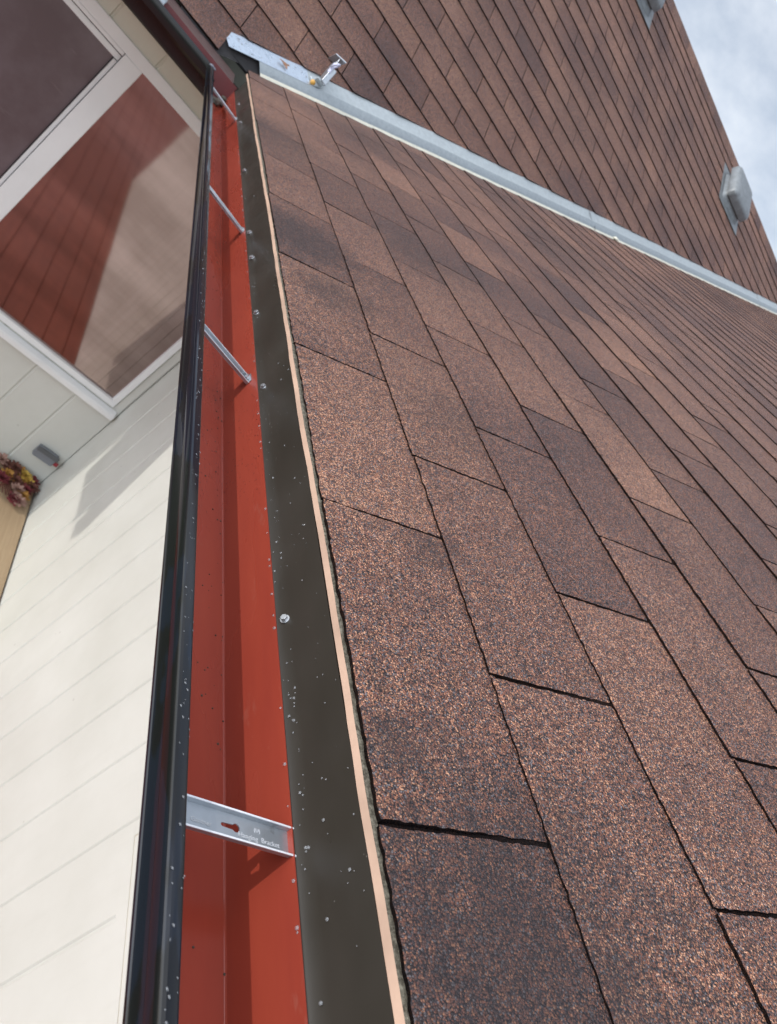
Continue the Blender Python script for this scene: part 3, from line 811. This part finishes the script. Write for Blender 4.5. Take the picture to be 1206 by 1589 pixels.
o = build('sealant_bead', bm, MSEAL, vf, smooth=True, autos=80); o['label'] = 'thin pale sealant line along the lower edge of the valley metal'
bm = NB(); strip(bm, [(.0505,.0138),(.058,.0120),(.079,.0064),(.117,.0036),(.126,.0004)], -.085, .30, 40, .0004); fix(bm)
o = build('littered_end_sheet', bm, MVALD, vf, smooth=True, autos=60); o['label'] = 'lower end of the valley metal, sky reflection painted blue, flecked with debris'
for t in (2.652, 6.092):
    bm = NB(); strip(bm, [(.053,.0138),(.079,.0072),(.119,.0050)], t, t+.006, 1); fix(bm)
    build('seam', bm, MGASKET, vf)
    bm = NB(); strip(bm, [(-.002,.0115),(.022,.0135)], t+.03, t+.038, 1); fix(bm)
    build('seam', bm, MGASKET, vf)
bm = NB(); rnd = random.Random(9)
for i in range(5):
    c = vpt(2.95+rnd.uniform(-.03,.05), .004+rnd.uniform(-.004,.008), .014)
    bmesh.ops.create_icosphere(bm, subdivisions=2, radius=rnd.uniform(.008,.014), matrix=Matrix.Translation(c) @ Matrix.Diagonal((1.4,1,.8,1)))
o = build('sealant_lump', bm, MSEAL, vf, smooth=True, autos=70)
# dark felt tongue showing at the foot of the valley
bm = NB(); strip(bm, [(.02,-.006),(.075,.0005),(.13,.0015)], -.26, .06, 12, .0012); fix(bm)
build('underlay', bm, paint('black_underlay_felt', (.022,.020,.021), .8, .3, 40, bumpy=.4), vf, smooth=True, autos=60)

# fallen leaf on the valley metal
bm = NB(); c = vpt(.175, .088, .012); rnd = random.Random(3)
ctr = bm.verts.new(c + NBv*.002); ring_ = []
for i in range(22):
    a = 2*math.pi*i/22; r = .010 + .020*(max(0, math.cos(a*2.5))**2)*(1 if i % 2 else .75)
    ring_.append(bm.verts.new(c + DV*math.cos(a)*r + perpB*math.sin(a)*r*.75 + NBv*rnd.uniform(.0, .004)))
for i in range(22): bm.faces.new([ctr, ring_[i], ring_[(i+1) % 22]])
ex = bmesh.ops.extrude_face_region(bm, geom=list(bm.faces))
for v in [g_ for g_ in ex['geom'] if isinstance(g_, bmesh.types.BMVert)]: v.co += NBv*.0008
fix(bm); tag(build('fallen_leaf', bm, MLEAF), 'small dry brown leaf stuck on the bright lower end of the valley metal', 'leaf')

# ------------------------------------------------------------------ roof anchor on the valley
b0 = P(3.372, .611, -.091) + NBv*.006
e0 = P(3.525, .628, .018)
camp = P(0, 0, 0)
e0 = camp + (e0-camp)*.975
ra = empty('roof_anchor', b0, 'galvanised folding roof anchor with a rope ring standing on the valley metal', 'roof anchor')
ad = (e0-b0).normalized(); an = (NBv - ad*NBv.dot(ad)).normalized(); aw = ad.cross(an)
La = (e0-b0).length
bm = NB(); frame_box(bm, b0 + ad*La*.5 + an*.012, ad, aw, an, La, .003, .064); frame_box(bm, b0 + ad*La*.32 + an*.037 + aw*.011, ad, aw, an, La*.62, .022, .003)
frame_box(bm, b0 + ad*La*.30 + an*.030 + aw*.0215, ad, aw, an, La*.60, .0022, .014)
bevel(bm, .0008, 1); fix(bm); build('arm', bm, MGALV, ra)
bm = NB(); frame_box(bm, b0 - aw*.004 + an*.012 - ad*.004, (DV*.8+ad*.2).normalized(), perpB, NBv, .060, .040, .003)
frame_box(bm, b0 - ad*.002 + an*.014, aw, an, ad, .034, .040, .003); bevel(bm, .0008, 1); fix(bm); build('base_plate', bm, MVAL, ra)
bm = NB(); frame_box(bm, b0 + ad*La + an*.018, ad, (aw*.9+an*.4).normalized(), an, .003, .050, .062); fix(bm); build('end_plate', bm, MGALV, ra)
bm = NB(); cR = b0 + ad*La*.60 + an*.060
tube(bm, [cR + (ad*.35+aw*.3).normalized()*math.cos(t)*.013 + an*math.sin(t)*.022 for t in [2*math.pi*i/20 for i in range(20)]], .0042, 8, True)
for k_ in range(4): bmesh.ops.create_icosphere(bm, subdivisions=2, radius=.008, matrix=Matrix.Translation(b0 + ad*La*(.42+.10*k_) + an*(.038)))
fix(bm); build('ring', bm, paint('pale_cord', (.62,.64,.80), .5, .1, 80), ra, smooth=True, autos=60)
bm = NB(); bmesh.ops.create_icosphere(bm, subdivisions=2, radius=.011, matrix=Matrix.Translation(b0 - ad*.014 + an*.018 - DV*.022)); build('amber_cap', bm, paint('amber_plastic', (.55,.30,.06), .4), ra, smooth=True, autos=60)

# ------------------------------------------------------------------ roof vents
def vent(u_c, s_c, label):
    base = OB + AU*u_c + SB*s_c
    r = empty('roof_vent', base, label, 'roof vent', 'roof vents near the ridge')
    mk = lambda a, s_, n_: base + AU*a + SB*s_ + NBv*n_
    bm = NB()
    wF = .225
    vs = [(-wF,0,.009),(wF,0,.009),(wF,.50,.004),(-wF,.50,.004)]
    hexa(bm, [mk(*p) for p in vs] + [mk(p[0],p[1],p[2]+.003) for p in vs]); fix(bm); build('flange', bm, MVENT, r)
    bm = NB(); rings = []
    for n_, w_, s0, s1 in ((.012, .175, .07, .42), (.05, .150, .10, .39), (.075, .145, .105, .385), (.11, .140, .11, .38)):
        cc = .04; ring_ = []
        for (cx, cy, a0) in ((w_-cc, s0+cc, -90), (w_-cc, s1-cc, 0), (-w_+cc, s1-cc, 90), (-w_+cc, s0+cc, 180)):
            for k_ in range(4):
                a = math.radians(a0+30*k_); ring_.append(bm.verts.new(mk(cx+cc*math.cos(a), cy+cc*math.sin(a), n_)))
        rings.append(ring_)
    for A_, B_ in zip(rings[:-1], rings[1:]):
        for i in range(len(A_)): j = (i+1) % len(A_); bm.faces.new([A_[i], A_[j], B_[j], B_[i]])
    fix(bm); build('neck', bm, MVENT, r, smooth=True, autos=40)
    bm = NB(); rings = []
    for n_, ins in ((.058, .0), (.112, .004), (.134, .022), (.142, .055)):
        w_ = .178-ins; s0 = .080+ins; s1 = .48-ins; cc = .045-ins*.3; ring_ = []
        for (cx, cy, a0) in ((w_-cc, s0+cc, -90), (w_-cc, s1-cc, 0), (-w_+cc, s1-cc, 90), (-w_+cc, s0+cc, 180)):
            for k_ in range(5):
                a = math.radians(a0+22.5*k_); ring_.append(bm.verts.new(mk(cx+cc*math.cos(a), cy+cc*math.sin(a), n_)))
        rings.append(ring_)
    for A_, B_ in zip(rings[:-1], rings[1:]):
        for i in range(len(A_)): j = (i+1) % len(A_); bm.faces.new([A_[i], A_[j], B_[j], B_[i]])
    bm.faces.new(rings[-1]); fix(bm); build('hood', bm, MVENT, r, smooth=True, autos=40)
    bm = NB(); v = [bm.verts.new(mk(*p)) for p in ((-.17,.10,.066),(.17,.10,.066),(.17,.46,.066),(-.17,.46,.066))]; bm.faces.new(v); build('inner_mesh', bm, MVIN, r)
    return r
vent(4.27, 23.86*EB, 'grey metal box vent near the ridge, whole and standing against the sky at right')
vent(2.242, 24.02*EB, 'grey metal box vent near the ridge, cut off by the top of the picture')

# ------------------------------------------------------------------ outlet box and flowers
ob = empty('outlet_box', P(XW, .985, -2.2), 'small grey outlet box low on the shaded white wall near the corner', 'outlet box')
bm = NB(); box(bm, XW-.034, XW-.001, .930, 1.040, -2.235, -2.170); bevel(bm, .004, 2); fix(bm); build('housing', bm, MGREY, ob)
bm = NB(); box(bm, XW-.042, XW-.0345, .926, 1.044, -2.190, -2.163); bevel(bm, .003, 2); fix(bm); build('cover', bm, paint('dark_grey_cover', (.10,.105,.11), .5), ob)
bm = NB(); cyl(bm, P(XW-.022, 1.0405, -2.213), AU, .011, .020, 12); fix(bm); build('plug', bm, MPLUG, ob)

fw = empty('flower_bundle', P(3.27, .95, ZD+.02), 'bundle of crimson, pink and yellow artificial flowers in the corner on the board', 'flowers')
rnd = random.Random(31)
def blossom(name, c, r, mat, np_=9):
    bm = NB()
    for layer in range(3):
        for k in range(np_):
            a = 2*math.pi*(k + layer*.37)/np_ + rnd.uniform(-.15,.15); el = .25 + layer*.42 + rnd.uniform(-.1,.1)
            d = Vector((math.cos(a)*math.cos(el), math.sin(a)*math.cos(el), math.sin(el))); t = Vector((-math.sin(a), math.cos(a), 0)); nn = d.cross(t)
            R_ = r*(1-.18*layer)*rnd.uniform(.85,1.15)
            p = [c, c + d*R_*.45 + t*R_*.26 + nn*.002, c + d*R_*.95 + t*R_*.16 - nn*R_*.10, c + d*R_*1.05 - t*R_*.12 - nn*R_*.06, c + d*R_*.5 - t*R_*.28]
            v = [bm.verts.new(q) for q in p]; bm.faces.new(v)
    build(name, bm, mat, fw)
MC = paint('crimson_petal', (.15,.022,.028), .8, .5, 30); MPk = paint('pink_petal', (.34,.20,.16), .7, .25, 30); MY = paint('yellow_petal', (.50,.33,.06), .7, .2, 30); MBr = paint('brown_leaf', (.13,.045,.03), .8, .4, 30); MO = paint('ochre_petal', (.40,.20,.04), .7, .3, 30)
spots = [('crimson', MC), ('pink', MPk), ('yellow', MY), ('brown', MBr), ('ochre', MO)]
def fpos(px, h): return px
lay = [(3.27,1.015,.055,'yellow_flower',MY),(3.29,.99,.075,'yellow_flower',MY),(3.30,.955,.07,'ochre_flower',MO),(3.29,.90,.06,'brown_flower',MBr),(3.30,.86,.07,'pink_flower',MPk),
       (3.22,1.025,.045,'crimson_flower',MC),(3.17,1.02,.04,'ochre_flower',MO),(3.18,.985,.05,'pink_flower',MPk),(3.12,1.01,.035,'pink_flower',MPk),(3.11,.985,.03,'crimson_flower',MC),
       (3.23,.96,.055,'brown_flower',MBr),(3.24,.92,.05,'ochre_flower',MO),(3.29,.93,.09,'brown_flower',MBr),(3.25,1.045,.06,'brown_flower',MBr),(3.26,.985,.05,'ochre_flower',MO),(3.30,1.04,.05,'crimson_flower',MC),(3.20,.90,.04,'crimson_flower',MC)]
for x, u, h, nm, mt in lay:
    blossom(nm, P(x-.005, u-.008, ZD+.02+h*.55), .040, mt)
bm = NB()
for i in range(8):
    a = P(3.28, .80+.03*i, ZD+.03); tube(bm, [a, P(3.22-.01*i, .9, ZD+.045), P(3.12, 1.0-.02*i, ZD+.03)], .003, 5)
fix(bm); build('stems', bm, MBr, fw)
